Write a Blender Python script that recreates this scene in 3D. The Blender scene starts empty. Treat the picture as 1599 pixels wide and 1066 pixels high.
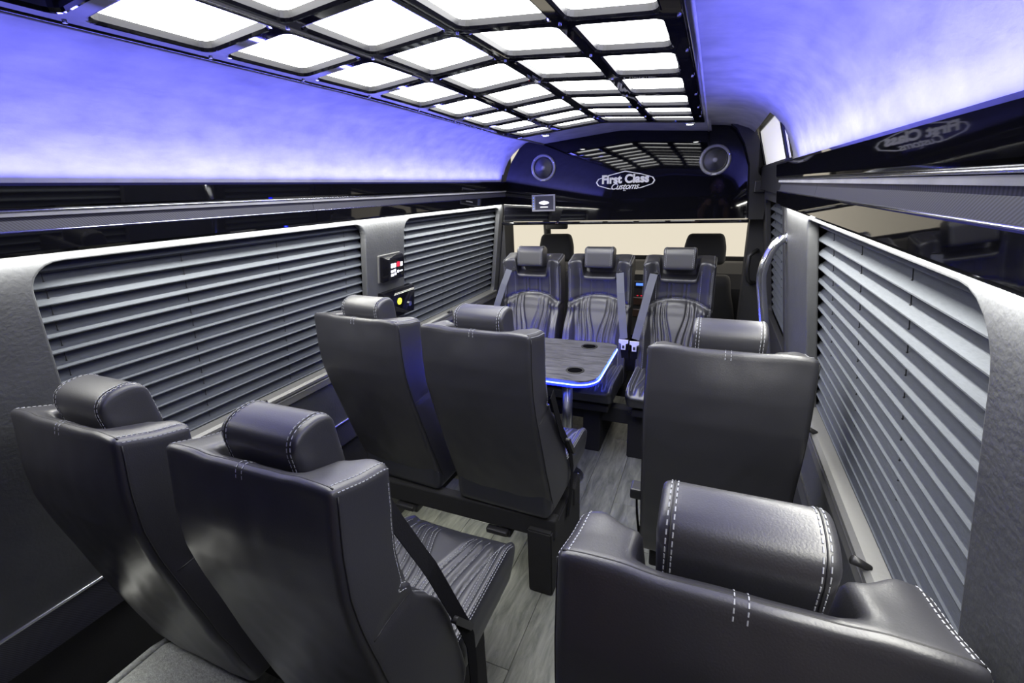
import bpy, bmesh, math, random
from mathutils import Vector, Matrix, noise
random.seed(7)
C = bpy.context.scene.collection
sc = bpy.context.scene
E = 1.45                      # eye height over the van floor; heights below are given relative to it

# ------------------------------------------------------------------ camera
YAW, PITCH, ROLL = 0.4121924, 0.3185971, -0.0416497
fw = Vector((-math.sin(YAW)*math.cos(PITCH), math.cos(YAW)*math.cos(PITCH), -math.sin(PITCH)))
rt = Vector((math.cos(YAW), math.sin(YAW), 0)); up = rt.cross(fw)
r2 = rt*math.cos(ROLL)+up*math.sin(ROLL); u2 = -rt*math.sin(ROLL)+up*math.cos(ROLL)
cd = bpy.data.cameras.new('camera'); cam = bpy.data.objects.new('camera', cd); C.objects.link(cam)
cam.matrix_world = Matrix(((r2.x,u2.x,-fw.x,.5495),(r2.y,u2.y,-fw.y,0),(r2.z,u2.z,-fw.z,E),(0,0,0,1)))
cd.sensor_width = 36; cd.lens = 716.4036/1599*36; cd.clip_start = .02
sc.camera = cam
# ------------------------------------------------------------------ world, exposure, lights
w = bpy.data.worlds.new('world'); sc.world = w; w.use_nodes = True
w.node_tree.nodes['Background'].inputs[0].default_value = (1.0,.95,.86,1)
w.node_tree.nodes['Background'].inputs[1].default_value = 1.0
sc.view_settings.view_transform = 'Standard'; sc.view_settings.look = 'None'
sc.view_settings.gamma = 1; sc.view_settings.use_curve_mapping = False
sc.view_settings.exposure = 0.0
PANEL = 10.0                   # radiance of the lit ceiling panes
COVE_W = 24.0                 # watts of each cove LED strip
SPOT_W = 2.0
def area(name, loc, sx, sy, watts, col, rot=(0,0,0), spread=math.pi):
    l = bpy.data.lights.new(name, 'AREA'); l.shape = 'RECTANGLE'; l.size = sx; l.size_y = sy
    l.energy = watts; l.color = col; l.spread = spread
    o = bpy.data.objects.new(name, l); C.objects.link(o); o.location = loc; o.rotation_euler = rot
    return o
BLUE = (.16,.16,1.0)
# LED strips lying in the gutter behind each valance (they shine up into the cove)
area('cove_led_left', (-.773,1.375,E+.048), .02, 3.25, COVE_W*.9, BLUE, (math.pi,math.radians(25),0))
area('cove_led_right', (.773,.86,E+.048), .02, 2.22, COVE_W*.66, BLUE, (math.pi,math.radians(-25),0))
area('cove_led_back', (0,-.72,E+.0), 1.4, .02, COVE_W*.10, BLUE, (math.pi,0,0))
# white LED strips under each valance, washing down the walls and blinds
WASH_W = 25.0
area('courtesy_led_left', (-.40,1.46,E-1.22), .55, .03, 1.0, (1,1,.86))
area('fill_wheel_box', (-.80,.22,E-.99), .02, .30, .5, (1,1,.92), (0,math.radians(-48),0))  # added fill lamp to brighten the wheel box, not a real fitting
area('wash_led_left', (-.780,1.53,E-.092), .012, 2.90, WASH_W*.78, (1,.99,.90))
area('wash_led_right', (.780,1.03,E-.092), .012, 1.88, WASH_W*.51, (1,.99,.90))

# outward glow of the LED strip round the table edge
for nm,loc,sx,rot in (('table_led_front',(-.30,2.385,E-.829),.80,(math.pi/2,0,math.pi)),('table_led_aisle',(.153,2.10,E-.829),.42,(math.pi/2,0,math.pi/2)),('table_led_rear',(-.35,1.802,E-.829),.80,(math.pi/2,0,0))):
    area(nm,loc,sx,.012,1.3,(.03,.07,1.0),rot)

# ------------------------------------------------------------------ materials
def new_mat(name):
    m = bpy.data.materials.new(name); m.use_nodes = True
    nt = m.node_tree; return m, nt, nt.nodes['Principled BSDF']
def mat(name, col, rough=.5, metal=0, bump=0, bscale=200, var=0, vscale=8, spec=.5, coat=0, detail=4, stretch=None):
    m, nt, b = new_mat(name)
    b.inputs['Base Color'].default_value = (*col,1); b.inputs['Roughness'].default_value = rough
    b.inputs['Metallic'].default_value = metal; b.inputs['Specular IOR Level'].default_value = spec
    b.inputs['Coat Weight'].default_value = coat; b.inputs['Coat Roughness'].default_value = .03
    tc = nt.nodes.new('ShaderNodeTexCoord'); src = tc.outputs['Object']
    if stretch:
        mp = nt.nodes.new('ShaderNodeMapping'); mp.inputs['Scale'].default_value = stretch
        nt.links.new(src, mp.inputs[0]); src = mp.outputs[0]
    if bump:
        n = nt.nodes.new('ShaderNodeTexNoise'); n.inputs['Scale'].default_value = bscale; n.inputs['Detail'].default_value = detail
        nt.links.new(src, n.inputs['Vector'])
        bp = nt.nodes.new('ShaderNodeBump'); bp.inputs['Strength'].default_value = bump; bp.inputs['Distance'].default_value = .002
        nt.links.new(n.outputs['Fac'], bp.inputs['Height']); nt.links.new(bp.outputs[0], b.inputs['Normal'])
    if var:
        n = nt.nodes.new('ShaderNodeTexNoise'); n.inputs['Scale'].default_value = vscale; n.inputs['Detail'].default_value = 6
        nt.links.new(src, n.inputs['Vector'])
        r = nt.nodes.new('ShaderNodeMapRange'); r.inputs['From Min'].default_value=.3; r.inputs['From Max'].default_value=.7
        r.inputs['To Min'].default_value = 1-var; r.inputs['To Max'].default_value = 1+var
        nt.links.new(n.outputs['Fac'], r.inputs[0])
        mx = nt.nodes.new('ShaderNodeVectorMath'); mx.operation = 'SCALE'; mx.inputs[0].default_value = col
        nt.links.new(r.outputs[0], mx.inputs['Scale']); nt.links.new(mx.outputs[0], b.inputs['Base Color'])
    return m
def emit(name, col, s):
    m, nt, b = new_mat(name); b.inputs['Base Color'].default_value = (*col,1)
    b.inputs['Emission Color'].default_value = (*col,1); b.inputs['Emission Strength'].default_value = s
    return m
def carbon(name, a, b_, scale):
    m, nt, b = new_mat(name)
    tc = nt.nodes.new('ShaderNodeTexCoord'); wv = nt.nodes.new('ShaderNodeTexWave')
    wv.wave_type='BANDS'; wv.bands_direction='DIAGONAL'; wv.inputs['Scale'].default_value = scale
    nt.links.new(tc.outputs['Object'], wv.inputs['Vector'])
    cr = nt.nodes.new('ShaderNodeMix'); cr.data_type='RGBA'
    cr.inputs[6].default_value=(*a,1); cr.inputs[7].default_value=(*b_,1)
    nt.links.new(wv.outputs['Fac'], cr.inputs[0]); nt.links.new(cr.outputs[2], b.inputs['Base Color'])
    b.inputs['Roughness'].default_value=.45
    return m
def wood(name, a, b_, sx, rough=.45, axis=(1,1,1)):
    m, nt, b = new_mat(name)
    tc = nt.nodes.new('ShaderNodeTexCoord'); mp = nt.nodes.new('ShaderNodeMapping'); mp.inputs['Scale'].default_value = axis
    oi = nt.nodes.new('ShaderNodeObjectInfo'); ad = nt.nodes.new('ShaderNodeVectorMath'); ad.operation='ADD'
    vm = nt.nodes.new('ShaderNodeVectorMath'); vm.operation='SCALE'; vm.inputs[0].default_value=(13,7,3)
    nt.links.new(oi.outputs['Random'], vm.inputs['Scale'])
    nt.links.new(tc.outputs['Object'], ad.inputs[0]); nt.links.new(vm.outputs[0], ad.inputs[1]); nt.links.new(ad.outputs[0], mp.inputs[0])
    n = nt.nodes.new('ShaderNodeTexNoise'); n.inputs['Scale'].default_value=sx; n.inputs['Detail'].default_value=9; n.inputs['Roughness'].default_value=.65; n.inputs['Distortion'].default_value=.6
    nt.links.new(mp.outputs[0], n.inputs['Vector'])
    cr = nt.nodes.new('ShaderNodeValToRGB'); cr.color_ramp.elements[0].position=.32; cr.color_ramp.elements[1].position=.68
    cr.color_ramp.elements[0].color=(*a,1); cr.color_ramp.elements[1].color=(*b_,1)
    nt.links.new(n.outputs['Fac'], cr.inputs[0]); nt.links.new(cr.outputs[0], b.inputs['Base Color'])
    bp = nt.nodes.new('ShaderNodeBump'); bp.inputs['Strength'].default_value=.25; bp.inputs['Distance'].default_value=.001
    nt.links.new(n.outputs['Fac'], bp.inputs['Height']); nt.links.new(bp.outputs[0], b.inputs['Normal'])
    b.inputs['Roughness'].default_value=rough
    return m
M = dict(
 leather = mat('black_leather', (.025,.025,.031), .40, bump=.12, bscale=420, spec=.85),
 leather_in = mat('black_leather_insert', (.028,.029,.037), .36, bump=.12, bscale=420, spec=.8),
 stitch = mat('grey_thread', (.33,.34,.37), .7),
 piping = mat('black_seam', (.012,.012,.014), .6),
 wall = mat('grey_leatherette', (.062,.064,.070), .52, bump=.35, bscale=120, var=.10, vscale=14),
 sill = mat('sill_moulding', (.10,.10,.10), .35, bump=.1, bscale=150),
 gloss = mat('piano_black', (.004,.004,.006), .03, spec=.5),
 satin = mat('satin_black', (.012,.012,.014), .45),
 dark = mat('dark_trim', (.02,.02,.023), .7, bump=.1),
 carpet = mat('charcoal_carpet', (.012,.012,.013), .95, bump=.8, bscale=500),
 carpet2 = mat('grey_carpet', (.30,.31,.30), .95, bump=.9, bscale=260, var=.25, vscale=120),
 chrome = mat('chrome', (.86,.87,.9), .16, 1),
 well = mat('painted_well_shade', (.003,.003,.004), 1, spec=.0),
 tongue = mat('plated_steel', (.75,.76,.8), .35, .35),
 steel = mat('brushed_steel', (.62,.63,.66), .28, 1),
 suede = mat('suede_headliner', (.40,.40,.41), .95, bump=.6, bscale=45, var=.16, vscale=11, stretch=(1,1,2)),
 pleat = mat('pleated_fabric', (.062,.069,.083), .85, bump=.25, bscale=380, var=.08, vscale=200, stretch=(1,.25,1)),
 cord = mat('blind_cord', (.01,.01,.012), .8),
 carbon = carbon('carbon_fibre', (.02,.02,.03), (.075,.075,.105), 95),
 belt = mat('belt_webbing', (.075,.08,.11), .6, bump=.3, bscale=300, stretch=(4,4,.3)),
 belt_black = mat('black_webbing', (.008,.008,.010), .8, spec=.1, bump=.3, bscale=300),
 plastic = mat('black_plastic', (.02,.02,.022), .4),
 table = wood('table_laminate', (.035,.035,.043), (.12,.12,.14), 9, .32, (1,6,6)),
 plank = wood('floor_plank', (.075,.08,.07), (.23,.235,.205), 5, .40, (7,1.2,1)),
 lit = emit('lit_pane', (1,1,.965), PANEL),
 unlit = mat('unlit_pane', (.03,.03,.05), .15),
 led = emit('blue_led', (.25,.40,1), 6.0),
 ledglow = emit('blue_led_diffuser', (.003,.006,1), 14.0),
 spot = emit('spot_lens', (1,1,1), 30),
 white = mat('white_print', (.72,.72,.74), .4),
 grayp = mat('speaker_cone', (.36,.36,.39), .45, bump=.3, bscale=300),
 ring = mat('speaker_frame', (.34,.34,.37), .35, .3),
 screen = emit('display_screen', (.02,.02,.03), 1.0),
 screenw = emit('display_white', (.9,.9,1), 1.1),
 screenb = emit('display_blue', (.1,.25,1), 1.2),
 red = emit('display_red', (.9,.02,.05), .8),
 yellow = emit('switch_yellow', (.85,.9,.05), 1.4),
 shade = mat('white_shade_', (.55,.54,.55), .8, bump=.1, bscale=60),
 cream = mat('studio_wall', (.86,.82,.72), .9),
 cab = mat('cab_cloth', (.014,.014,.016), .75, bump=.3, bscale=300),
 wooddk = mat('dash_wood', (.05,.028,.02), .3),
)
M['shade']=emit('daylit_shade',(.95,.93,.95),.62)
m, nt, b = new_mat('windscreen_glass'); b.inputs['Base Color'].default_value=(1,1,1,1); b.inputs['Roughness'].default_value=0
b.inputs['Transmission Weight'].default_value=1; b.inputs['IOR'].default_value=1.02; M['glass']=m

# ------------------------------------------------------------------ helpers
def smooth(me, on=True):
    for p in me.polygons: p.use_smooth = on
def link(name, me, m=None, parent=None):
    if m is not None and not me.materials: me.materials.append(m)
    o = bpy.data.objects.new(name, me); C.objects.link(o)
    if parent is not None: o.parent = parent
    return o
def obj(name, bm, m, parent=None, sm=False, loc=None):
    me = bpy.data.meshes.new(name); bm.normal_update(); bm.to_mesh(me); bm.free(); smooth(me, sm)
    o = link(name, me, m, parent)
    if loc: o.location = loc
    return o
def pyobj(name, vs, fs, m, parent=None, sm=False):
    me = bpy.data.meshes.new(name); me.from_pydata(vs, [], fs); me.update(); smooth(me, sm)
    return link(name, me, m, parent)
def thing(name, label, cat, loc=(0,0,0), rz=0, group=None):
    o = bpy.data.objects.new(name, None); C.objects.link(o); o.location = loc; o.rotation_euler = (0,0,rz)
    o.empty_display_size = .05
    return tag(o, label, cat, group)
def tag(o, label, cat, group=None):
    o['label'] = label; o['category'] = cat
    if group: o['group'] = group
    return o
def struct(o): o['kind'] = 'structure'; return o
def stuff(o): o['kind'] = 'stuff'; return o
def box(bm, x0,x1,y0,y1,z0,z1):
    v=[bm.verts.new(p) for p in ((x0,y0,z0),(x1,y0,z0),(x1,y1,z0),(x0,y1,z0),(x0,y0,z1),(x1,y0,z1),(x1,y1,z1),(x0,y1,z1))]
    for f in ((0,3,2,1),(4,5,6,7),(0,1,5,4),(1,2,6,5),(2,3,7,6),(3,0,4,7)): bm.faces.new([v[i] for i in f])
    return v
def bevelled(x0,x1,y0,y1,z0,z1,r=.004,seg=2):
    bm = bmesh.new(); box(bm,x0,x1,y0,y1,z0,z1)
    bmesh.ops.bevel(bm, geom=bm.edges[:], offset=r, segments=seg, affect='EDGES', profile=.5)
    return bm
def prism(bm, pts, axis, a, b):
    """closed polygon pts (2D) extruded along axis ('x','y','z') from a to b"""
    def P(p,t): return {'x':(t,p[0],p[1]),'y':(p[0],t,p[1]),'z':(p[0],p[1],t)}[axis]
    A=[bm.verts.new(P(p,a)) for p in pts]; B=[bm.verts.new(P(p,b)) for p in pts]; n=len(pts)
    for i in range(n): bm.faces.new((A[i],A[(i+1)%n],B[(i+1)%n],B[i]))
    bm.faces.new(A[::-1]); bm.faces.new(B)
    bmesh.ops.recalc_face_normals(bm, faces=bm.faces[:])
def tube(bm, pts, r, n=10, closed=False, flat=None, flatdir=None):
    """tube along points; flat=(half width, half thickness) gives a ribbon whose width follows flatdir"""
    pts=[Vector(p) for p in pts]; rings=[]; k=len(pts); prev=None
    for i,p in enumerate(pts):
        if closed: t=(pts[(i+1)%k]-pts[i-1])
        else: t=pts[min(i+1,k-1)]-pts[max(i-1,0)]
        t.normalize()
        ref = Vector(flatdir) if flatdir is not None else (prev if prev is not None else (Vector((0,0,1)) if abs(t.z)<.9 else Vector((1,0,0))))
        a=(ref-t*ref.dot(t)).normalized(); c=t.cross(a); prev=a
        ring=[]
        if flat:
            for s1,s2 in ((-1,-1),(1,-1),(1,1),(-1,1)): ring.append(bm.verts.new(p+a*s1*flat[0]+c*s2*flat[1]))
        else:
            rr = r[i] if isinstance(r,(list,tuple)) else r
            for j in range(n):
                an=2*math.pi*j/n; ring.append(bm.verts.new(p+(a*math.cos(an)+c*math.sin(an))*rr))
        rings.append(ring)
    m_=len(rings[0])
    for i in range(k if closed else k-1):
        A,B=rings[i],rings[(i+1)%k]
        for j in range(m_): bm.faces.new((A[j],A[(j+1)%m_],B[(j+1)%m_],B[j]))
    if not closed: bm.faces.new(rings[0][::-1]); bm.faces.new(rings[-1])
def lathe(bm, prof, n=32, mtx=Matrix()):
    rings=[[bm.verts.new(mtx@Vector((r*math.cos(2*math.pi*j/n), r*math.sin(2*math.pi*j/n), z))) for j in range(n)] for r,z in prof]
    for A,B in zip(rings,rings[1:]):
        for j in range(n): bm.faces.new((A[j],A[(j+1)%n],B[(j+1)%n],B[j]))
    bm.faces.new(rings[0][::-1]); bm.faces.new(rings[-1])
def axis_samples(h, r, n, nr=3):
    s=[-h+r*(1-math.cos(math.pi/2*i/nr)) for i in range(nr)]
    mid=[-h+r+(2*h-2*r)*i/n for i in range(n+1)]
    return s+mid+[-q for q in s[::-1]]
def rbox(hx,hy,hz,r,nx,ny,nz,warp=None,nr=3):
    """rounded box (half sizes) on a lattice, optionally warped; returns verts, faces"""
    X,Y,Z=axis_samples(hx,r,nx,nr),axis_samples(hy,r,ny,nr),axis_samples(hz,r,nz,nr)
    idx={}; vs=[]; fs=[]; a,b,c=len(X)-1,len(Y)-1,len(Z)-1
    def V(i,j,k):
        key=(i,j,k)
        if key not in idx:
            p=Vector((X[i],Y[j],Z[k])); q=Vector((max(-hx+r,min(hx-r,p.x)),max(-hy+r,min(hy-r,p.y)),max(-hz+r,min(hz-r,p.z))))
            d=p-q
            if d.length>1e-9: p=q+d.normalized()*r
            if warp: p=warp(*p)
            idx[key]=len(vs); vs.append(tuple(p))
        return idx[key]
    for i in range(a):
        for j in range(b):
            fs.append((V(i,j,0),V(i,j+1,0),V(i+1,j+1,0),V(i+1,j,0))); fs.append((V(i,j,c),V(i+1,j,c),V(i+1,j+1,c),V(i,j+1,c)))
        for k in range(c):
            fs.append((V(i,0,k),V(i+1,0,k),V(i+1,0,k+1),V(i,0,k+1))); fs.append((V(i,b,k),V(i,b,k+1),V(i+1,b,k+1),V(i+1,b,k)))
    for j in range(b):
        for k in range(c):
            fs.append((V(0,j,k),V(0,j,k+1),V(0,j+1,k+1),V(0,j+1,k))); fs.append((V(a,j,k),V(a,j+1,k),V(a,j+1,k+1),V(a,j,k+1)))
    return vs,fs
def sstep(a,b,x):
    t=max(0,min(1,(x-a)/(b-a))); return t*t*(3-2*t)
def interp(tab,x):
    if x<=tab[0][0]: return tab[0][1]
    for (a,u),(b,v) in zip(tab,tab[1:]):
        if x<=b: return u+(v-u)*(x-a)/(b-a)
    return tab[-1][1]
def dashes(bm, path, nrm, L=.0050, gap=.0028, wd=.0008, ht=.0007):
    """thread dashes along a dense path; nrm(i) = outward normal"""
    acc=0; i=0; n=len(path); on=True; start=path[0]; s_n=nrm(0)
    for i in range(1,n):
        acc+=(path[i]-path[i-1]).length
        if on and acc>=L:
            a,b=start,path[i]; t=(b-a)
            if t.length>1e-6:
                t.normalize(); nn=nrm(i); sd=t.cross(nn).normalized()*wd
                up_=nn*ht
                v=[bm.verts.new(p) for p in (a-sd,a+sd,b+sd,b-sd,a-sd*.6+up_,a+sd*.6+up_,b+sd*.6+up_,b-sd*.6+up_)]
                for f in ((4,5,6,7),(0,1,5,4),(1,2,6,5),(2,3,7,6),(3,0,4,7)): bm.faces.new([v[q] for q in f])
            on=False; acc=0
        elif not on and acc>=gap:
            on=True; acc=0; start=path[i]
def rrect(x0,x1,y0,y1,r,n=6):
    out=[]
    rs = r if isinstance(r,(list,tuple)) else (r,)*4   # br,tr,tl,bl
    for (cx,cy,a0),rr in zip(((x1,y0,-90),(x1,y1,0),(x0,y1,90),(x0,y0,180)),rs):
        ox = cx-rr if cx==x1 else cx+rr; oy = cy-rr if cy==y1 else cy+rr
        for i in range(n+1):
            a=math.radians(a0+90*i/n); out.append((ox+rr*math.cos(a),oy+rr*math.sin(a)))
    return out
def curve_panel(name, outer, holes, depth, bevel, m, mtx, parent=None):
    """flat panel with holes, thickness and rounded edges, as a mesh"""
    cu=bpy.data.curves.new(name,'CURVE'); cu.dimensions='2D'; cu.fill_mode='BOTH'; cu.extrude=depth/2; cu.bevel_depth=bevel; cu.bevel_resolution=2; cu.offset=-bevel
    for pl in [outer]+holes:
        s=cu.splines.new('POLY'); s.points.add(len(pl)-1); s.use_cyclic_u=True
        for i,p in enumerate(pl): s.points[i].co=(p[0],p[1],0,1)
    o=bpy.data.objects.new(name,cu); C.objects.link(o)
    dg=bpy.context.evaluated_depsgraph_get(); me=bpy.data.meshes.new_from_object(o.evaluated_get(dg))
    bpy.data.objects.remove(o); me.transform(mtx); me.update(); me.materials.clear()
    smooth(me,False)
    return link(name,me,m,parent)
def text(name, body, size, m, mtx, parent=None, shear=0, off=0, ext=.0006, sp=1, align='CENTER'):
    cu=bpy.data.curves.new(name,'FONT'); cu.body=body; cu.size=size; cu.shear=shear; cu.offset=off; cu.extrude=ext; cu.space_character=sp
    cu.align_x=align; cu.align_y='CENTER'
    o=bpy.data.objects.new(name,cu); C.objects.link(o)
    dg=bpy.context.evaluated_depsgraph_get(); me=bpy.data.meshes.new_from_object(o.evaluated_get(dg))
    bpy.data.objects.remove(o); me.transform(mtx); me.materials.clear()
    return link(name,me,m,parent)

# ------------------------------------------------------------------ shell
WL = .13                                    # walls lean: half width grows towards the floor
def wx(zr, w0=.79): return w0+WL*(-.07-zr)
def wall_frame(sg, off=0):
    """local (u along +y, v up the wall slope from zr=-.07) -> world; n points into the cabin"""
    vdir=Vector((-sg*WL,0,1)).normalized(); ud=Vector((0,1,0)); n=Vector((-sg,0,-WL)).normalized()
    o=Vector((sg*.79,0,E-.07))+n*off
    return Matrix(((ud.x,vdir.x,n.x,o.x),(ud.y,vdir.y,n.y,o.y),(ud.z,vdir.z,n.z,o.z),(0,0,0,1)))
S = math.sqrt(1+WL*WL)
def vz(zr): return (zr+.07)*S               # height on the wall plane
for sg,side in ((-1,'left'),(1,'right')):
    y1 = 3.02 if sg<0 else 2.03
    F = wall_frame(sg,-.012)
    holes=[rrect(.50,1.583 if sg<0 else 1.545,vz(-.70),vz(-.112),.06)]
    if sg>0: holes=[rrect(.545,1.545,vz(-.70),vz(-.112),(.03,.03,.075,.03))]
    if sg<0: holes.append(rrect(1.862,2.955,vz(-.70),vz(-.112),.055))
    o=curve_panel('wall_%s'%side,[(-.8,vz(-.96)),(y1,vz(-.96)),(y1,vz(-.07)),(-.8,vz(-.07))],holes,.018,.006,M['wall'],F); struct(o)
    # body side behind the windows, and the lower wall
    o=curve_panel('wall_%s_outer'%side,[(-.8,vz(-1.46)),(3.1,vz(-1.46)),(3.1,vz(.08)),(-.8,vz(.08))],[],.01,0,M['dark'],wall_frame(sg,-.075)); struct(o)
    o=curve_panel('wall_%s_lower'%side,[(-.8,vz(-1.46)),(y1,vz(-1.46)),(y1,vz(-.72)),(-.8,vz(-.72))],[],.01,.002,M['dark'],wall_frame(sg,-.03)); struct(o)
    # carbon strip and its chrome bead along the foot of the wall
    o=curve_panel('trim_%s_carbon'%side,[(-.8,vz(-1.08)),(y1,vz(-1.08)),(y1,vz(-.962)),(-.8,vz(-.962))],[],.008,.002,M['carbon'],wall_frame(sg,-.005)); struct(o)
    bm=bmesh.new(); tube(bm,[(sg*(wx(-.957)-.006),-.8,E-.957),(sg*(wx(-.957)-.006),y1-.02,E-.957)],.0045,8); struct(obj('trim_%s_bead'%side,bm,M['steel'],sm=True))
    # sill mouldings under the windows: two stepped rails
    for (a,b_) in ([( .50,1.60),(1.85,2.98)] if sg<0 else [(.54,1.56)]):
        bm=bmesh.new(); xw=wx(-.70)
        prism(bm,[(sg*(xw+.03),E-.675),(sg*(xw-.004),E-.683),(sg*(xw-.014),E-.690),(sg*(xw-.014),E-.700),(sg*(xw-.006),E-.704),(sg*(xw-.012),E-.710),(sg*(xw-.012),E-.735),(sg*(xw+.03),E-.745)],'y',a,b_)
        struct(obj('trim_%s_sill'%side,bm,M['sill']))
    bm=bmesh.new(); 
    for y in ((1.381,.86) if sg>0 else (1.0,2.3)):
        tube(bm,[(sg*(wx(-.69)-.0),y,E-.684),(sg*(wx(-.69)-.030),y,E-.672)],[.006,.009],10)
    struct(obj('trim_%s_sill_knob'%side,bm,M['plastic'],sm=True))

# gutters carrying the cove lights, closing the gap between wall and headliner
def strip(name, prof, y0, y1, m, ny=1, sm=False):
    vs=[];fs=[];n=len(prof)
    for j in range(ny+1):
        y=y0+(y1-y0)*j/ny
        vs+=[(p[0],y,p[1]) for p in prof]
    for j in range(ny):
        for i in range(n-1):
            a=j*n+i; fs.append((a,a+1,a+1+n,a+n))
    return pyobj(name,vs,fs,m,sm=sm)
def cove_pts(sg,lo=None):
    P=[(.815,.0),(.812,.05),(.802,.095),(.785,.14),(.760,.185),(.725,.225),(.68,.258),(.625,.28),(.565,.292),(.50,.298),(.455,.300)]
    out=[]
    for a,b_ in zip(P,P[1:]):
        for k in range(3): out.append((a[0]+(b_[0]-a[0])*k/3,a[1]+(b_[1]-a[1])*k/3))
    out.append(P[-1])
    if lo: out=[p for p in out if p[1]>=lo]
    return [(sg*p[0],E+p[1]) for p in out]
struct(strip('ceiling_cove_left',cove_pts(-1),-.8,3.06,M['suede'],24,True))
struct(strip('ceiling_cove_right',cove_pts(1),-.8,2.12,M['suede'],18,True))
struct(strip('ceiling_cove_door',cove_pts(1,.232),2.12,3.06,M['suede'],6,True))
vs=[];fs=[]
for j in range(3):
    y=(-.8,1.2,3.06)[j]
    vs+=[(x,y,E+.305-(.02 if j==2 else 0)+.035*math.cos(x/.47*math.pi/2)*0) for x in (-.50,0,.50)]
# flat headliner behind and in front of the lit panel
bm=bmesh.new(); box(bm,-.62,.62,-.8,3.1,E+.36,E+.37); struct(obj('ceiling',bm,M['dark']))
def drop(y): return .025*sstep(1.2,2.4,y)
def arch(x,y): return E+.332-.085*math.sqrt(x*x+.0004)-drop(y)
def sheet(name,y0,y1,off,m,nx=16,ny=6,hw=.50):
    vs=[];fs=[]
    for j in range(ny+1):
        for i in range(nx+1):
            x=-hw+2*hw*i/nx; y=y0+(y1-y0)*j/ny; vs.append((x,y,arch(x,y)+off))
    for j in range(ny):
        for i in range(nx): a=j*(nx+1)+i; fs.append((a,a+1,a+nx+2,a+nx+1))
    return pyobj(name,vs,fs,m,sm=True)
struct(sheet('ceiling_front',2.50,3.06,.004,M['suede']))
struct(sheet('ceiling_back',-.8,.30,.004,M['suede']))
bm=bmesh.new()
for x in (-.485,.485): tube(bm,[(x,-.7,arch(x,0)+.001),(x,1.2,arch(x,1.2)+.001),(x,2.4,arch(x,2.4)+.001),(x,3.0,arch(x,3)+.001)],.004,8)
struct(obj('trim_ceiling_seam',bm,M['suede'],sm=True))

# floor of grey planks
fl=struct(pyobj('floor',[(-1,-.85,-.006),(1,-.85,-.006),(1,3.1,-.006),(-1,3.1,-.006)],[(0,1,2,3)],M['dark']))
PW=.15
pm={}
for i in range(13):
    x0=-.975+i*PW; y=-.85-random.random()*.7; k=0
    while y<3.08:
        L=.92; a=max(y,-.85); b_=min(y+L,3.08)
        if b_-a>.03:
            key=round(b_-a,3)
            if key not in pm:
                bm=bevelled(.0006,PW-.0006,.0006,b_-a-.0006,-.006,0,.0009,1); me=bpy.data.meshes.new('plank'); bm.to_mesh(me); bm.free(); me.materials.append(M['plank']); pm[key]=me
            p=link('plank',pm[key],None,fl); p.location=(x0,a,0)
        y+=L

# back end of the van
def back_wall():
    bm=bmesh.new(); box(bm,-1.0,1.0,-.86,-.80,-.01,E-.0); struct(obj('wall_back',bm,M['dark']))
    bm=bmesh.new(); box(bm,-.9,.9,-.86,-.80,E,E+.4); struct(obj('wall_back_upper',bm,M['cab']))
    o=obj('trim_back',bevelled(-.80,.80,-.70,-.66,E-.12,E+.05,.01),M['gloss']); struct(o)
    o=curve_panel('wall_back_panel',[(-.85,.0),(.85,.0),(.78,1.33),(-.78,1.33)],[rrect(-.62,-.03,.72,1.20,.05),rrect(.03,.62,.72,1.20,.05)],.02,.004,M['dark'],Matrix(((1,0,0,0),(0,0,-1,-.78),(0,1,0,0),(0,0,0,1)))); struct(o)
back_wall()

# ------------------------------------------------------------------ valances
def valance(sg,y0,y1,joints,label):
    t=thing('valance',label,'trim panel',(sg*.76,(y0+y1)/2,E))
    inv=Vector((sg*.76,(y0+y1)/2,E))
    def part(nm,prof,m,sm=False):
        ys=[y0]+joints+[y1]
        for a,b_ in zip(ys,ys[1:]):
            bm=bmesh.new(); prism(bm,[(sg*p[0]-inv.x,E+p[1]-inv.z) for p in prof],'y',a+.0008-inv.y,b_-.0008-inv.y)
            obj(nm,bm,m,t,sm)
    part('upper_board',[(.745,.053),(.741,.047),(.745,.008),(.752,.001),(.762,.001),(.760,.053)],M['gloss'])
    part('carbon_strip',[(.7565,.001),(.7635,-.020),(.7605,-.040),(.772,-.040),(.772,.001)],M['carbon'])
    part('lower_board',[(.7545,-.041),(.7525,-.044),(.7560,-.083),(.7600,-.088),(.80,-.088),(.80,-.041)],M['gloss'])
    for (x,z) in ((.7515,-.0005),(.7555,-.0415)):
        bm=bmesh.new(); tube(bm,[(sg*x-inv.x,y0-inv.y,z),(sg*x-inv.x,y1-inv.y,z)],.0022,8); obj('chrome_bead',bm,M['chrome'],t,True)
    bm=bmesh.new(); box(bm,*sorted((sg*.755-inv.x,sg*.82-inv.x)),y0-inv.y,y1-inv.y,-.012,-.004); obj('gutter',bm,M['suede'],t)
valance(-1,-.78,3.02,[1.29,2.07],'long gloss black and carbon fibre valance above the left windows')
valance(1,-.78,1.985,[1.30],'long gloss black and carbon fibre valance above the right rear window')

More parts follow.
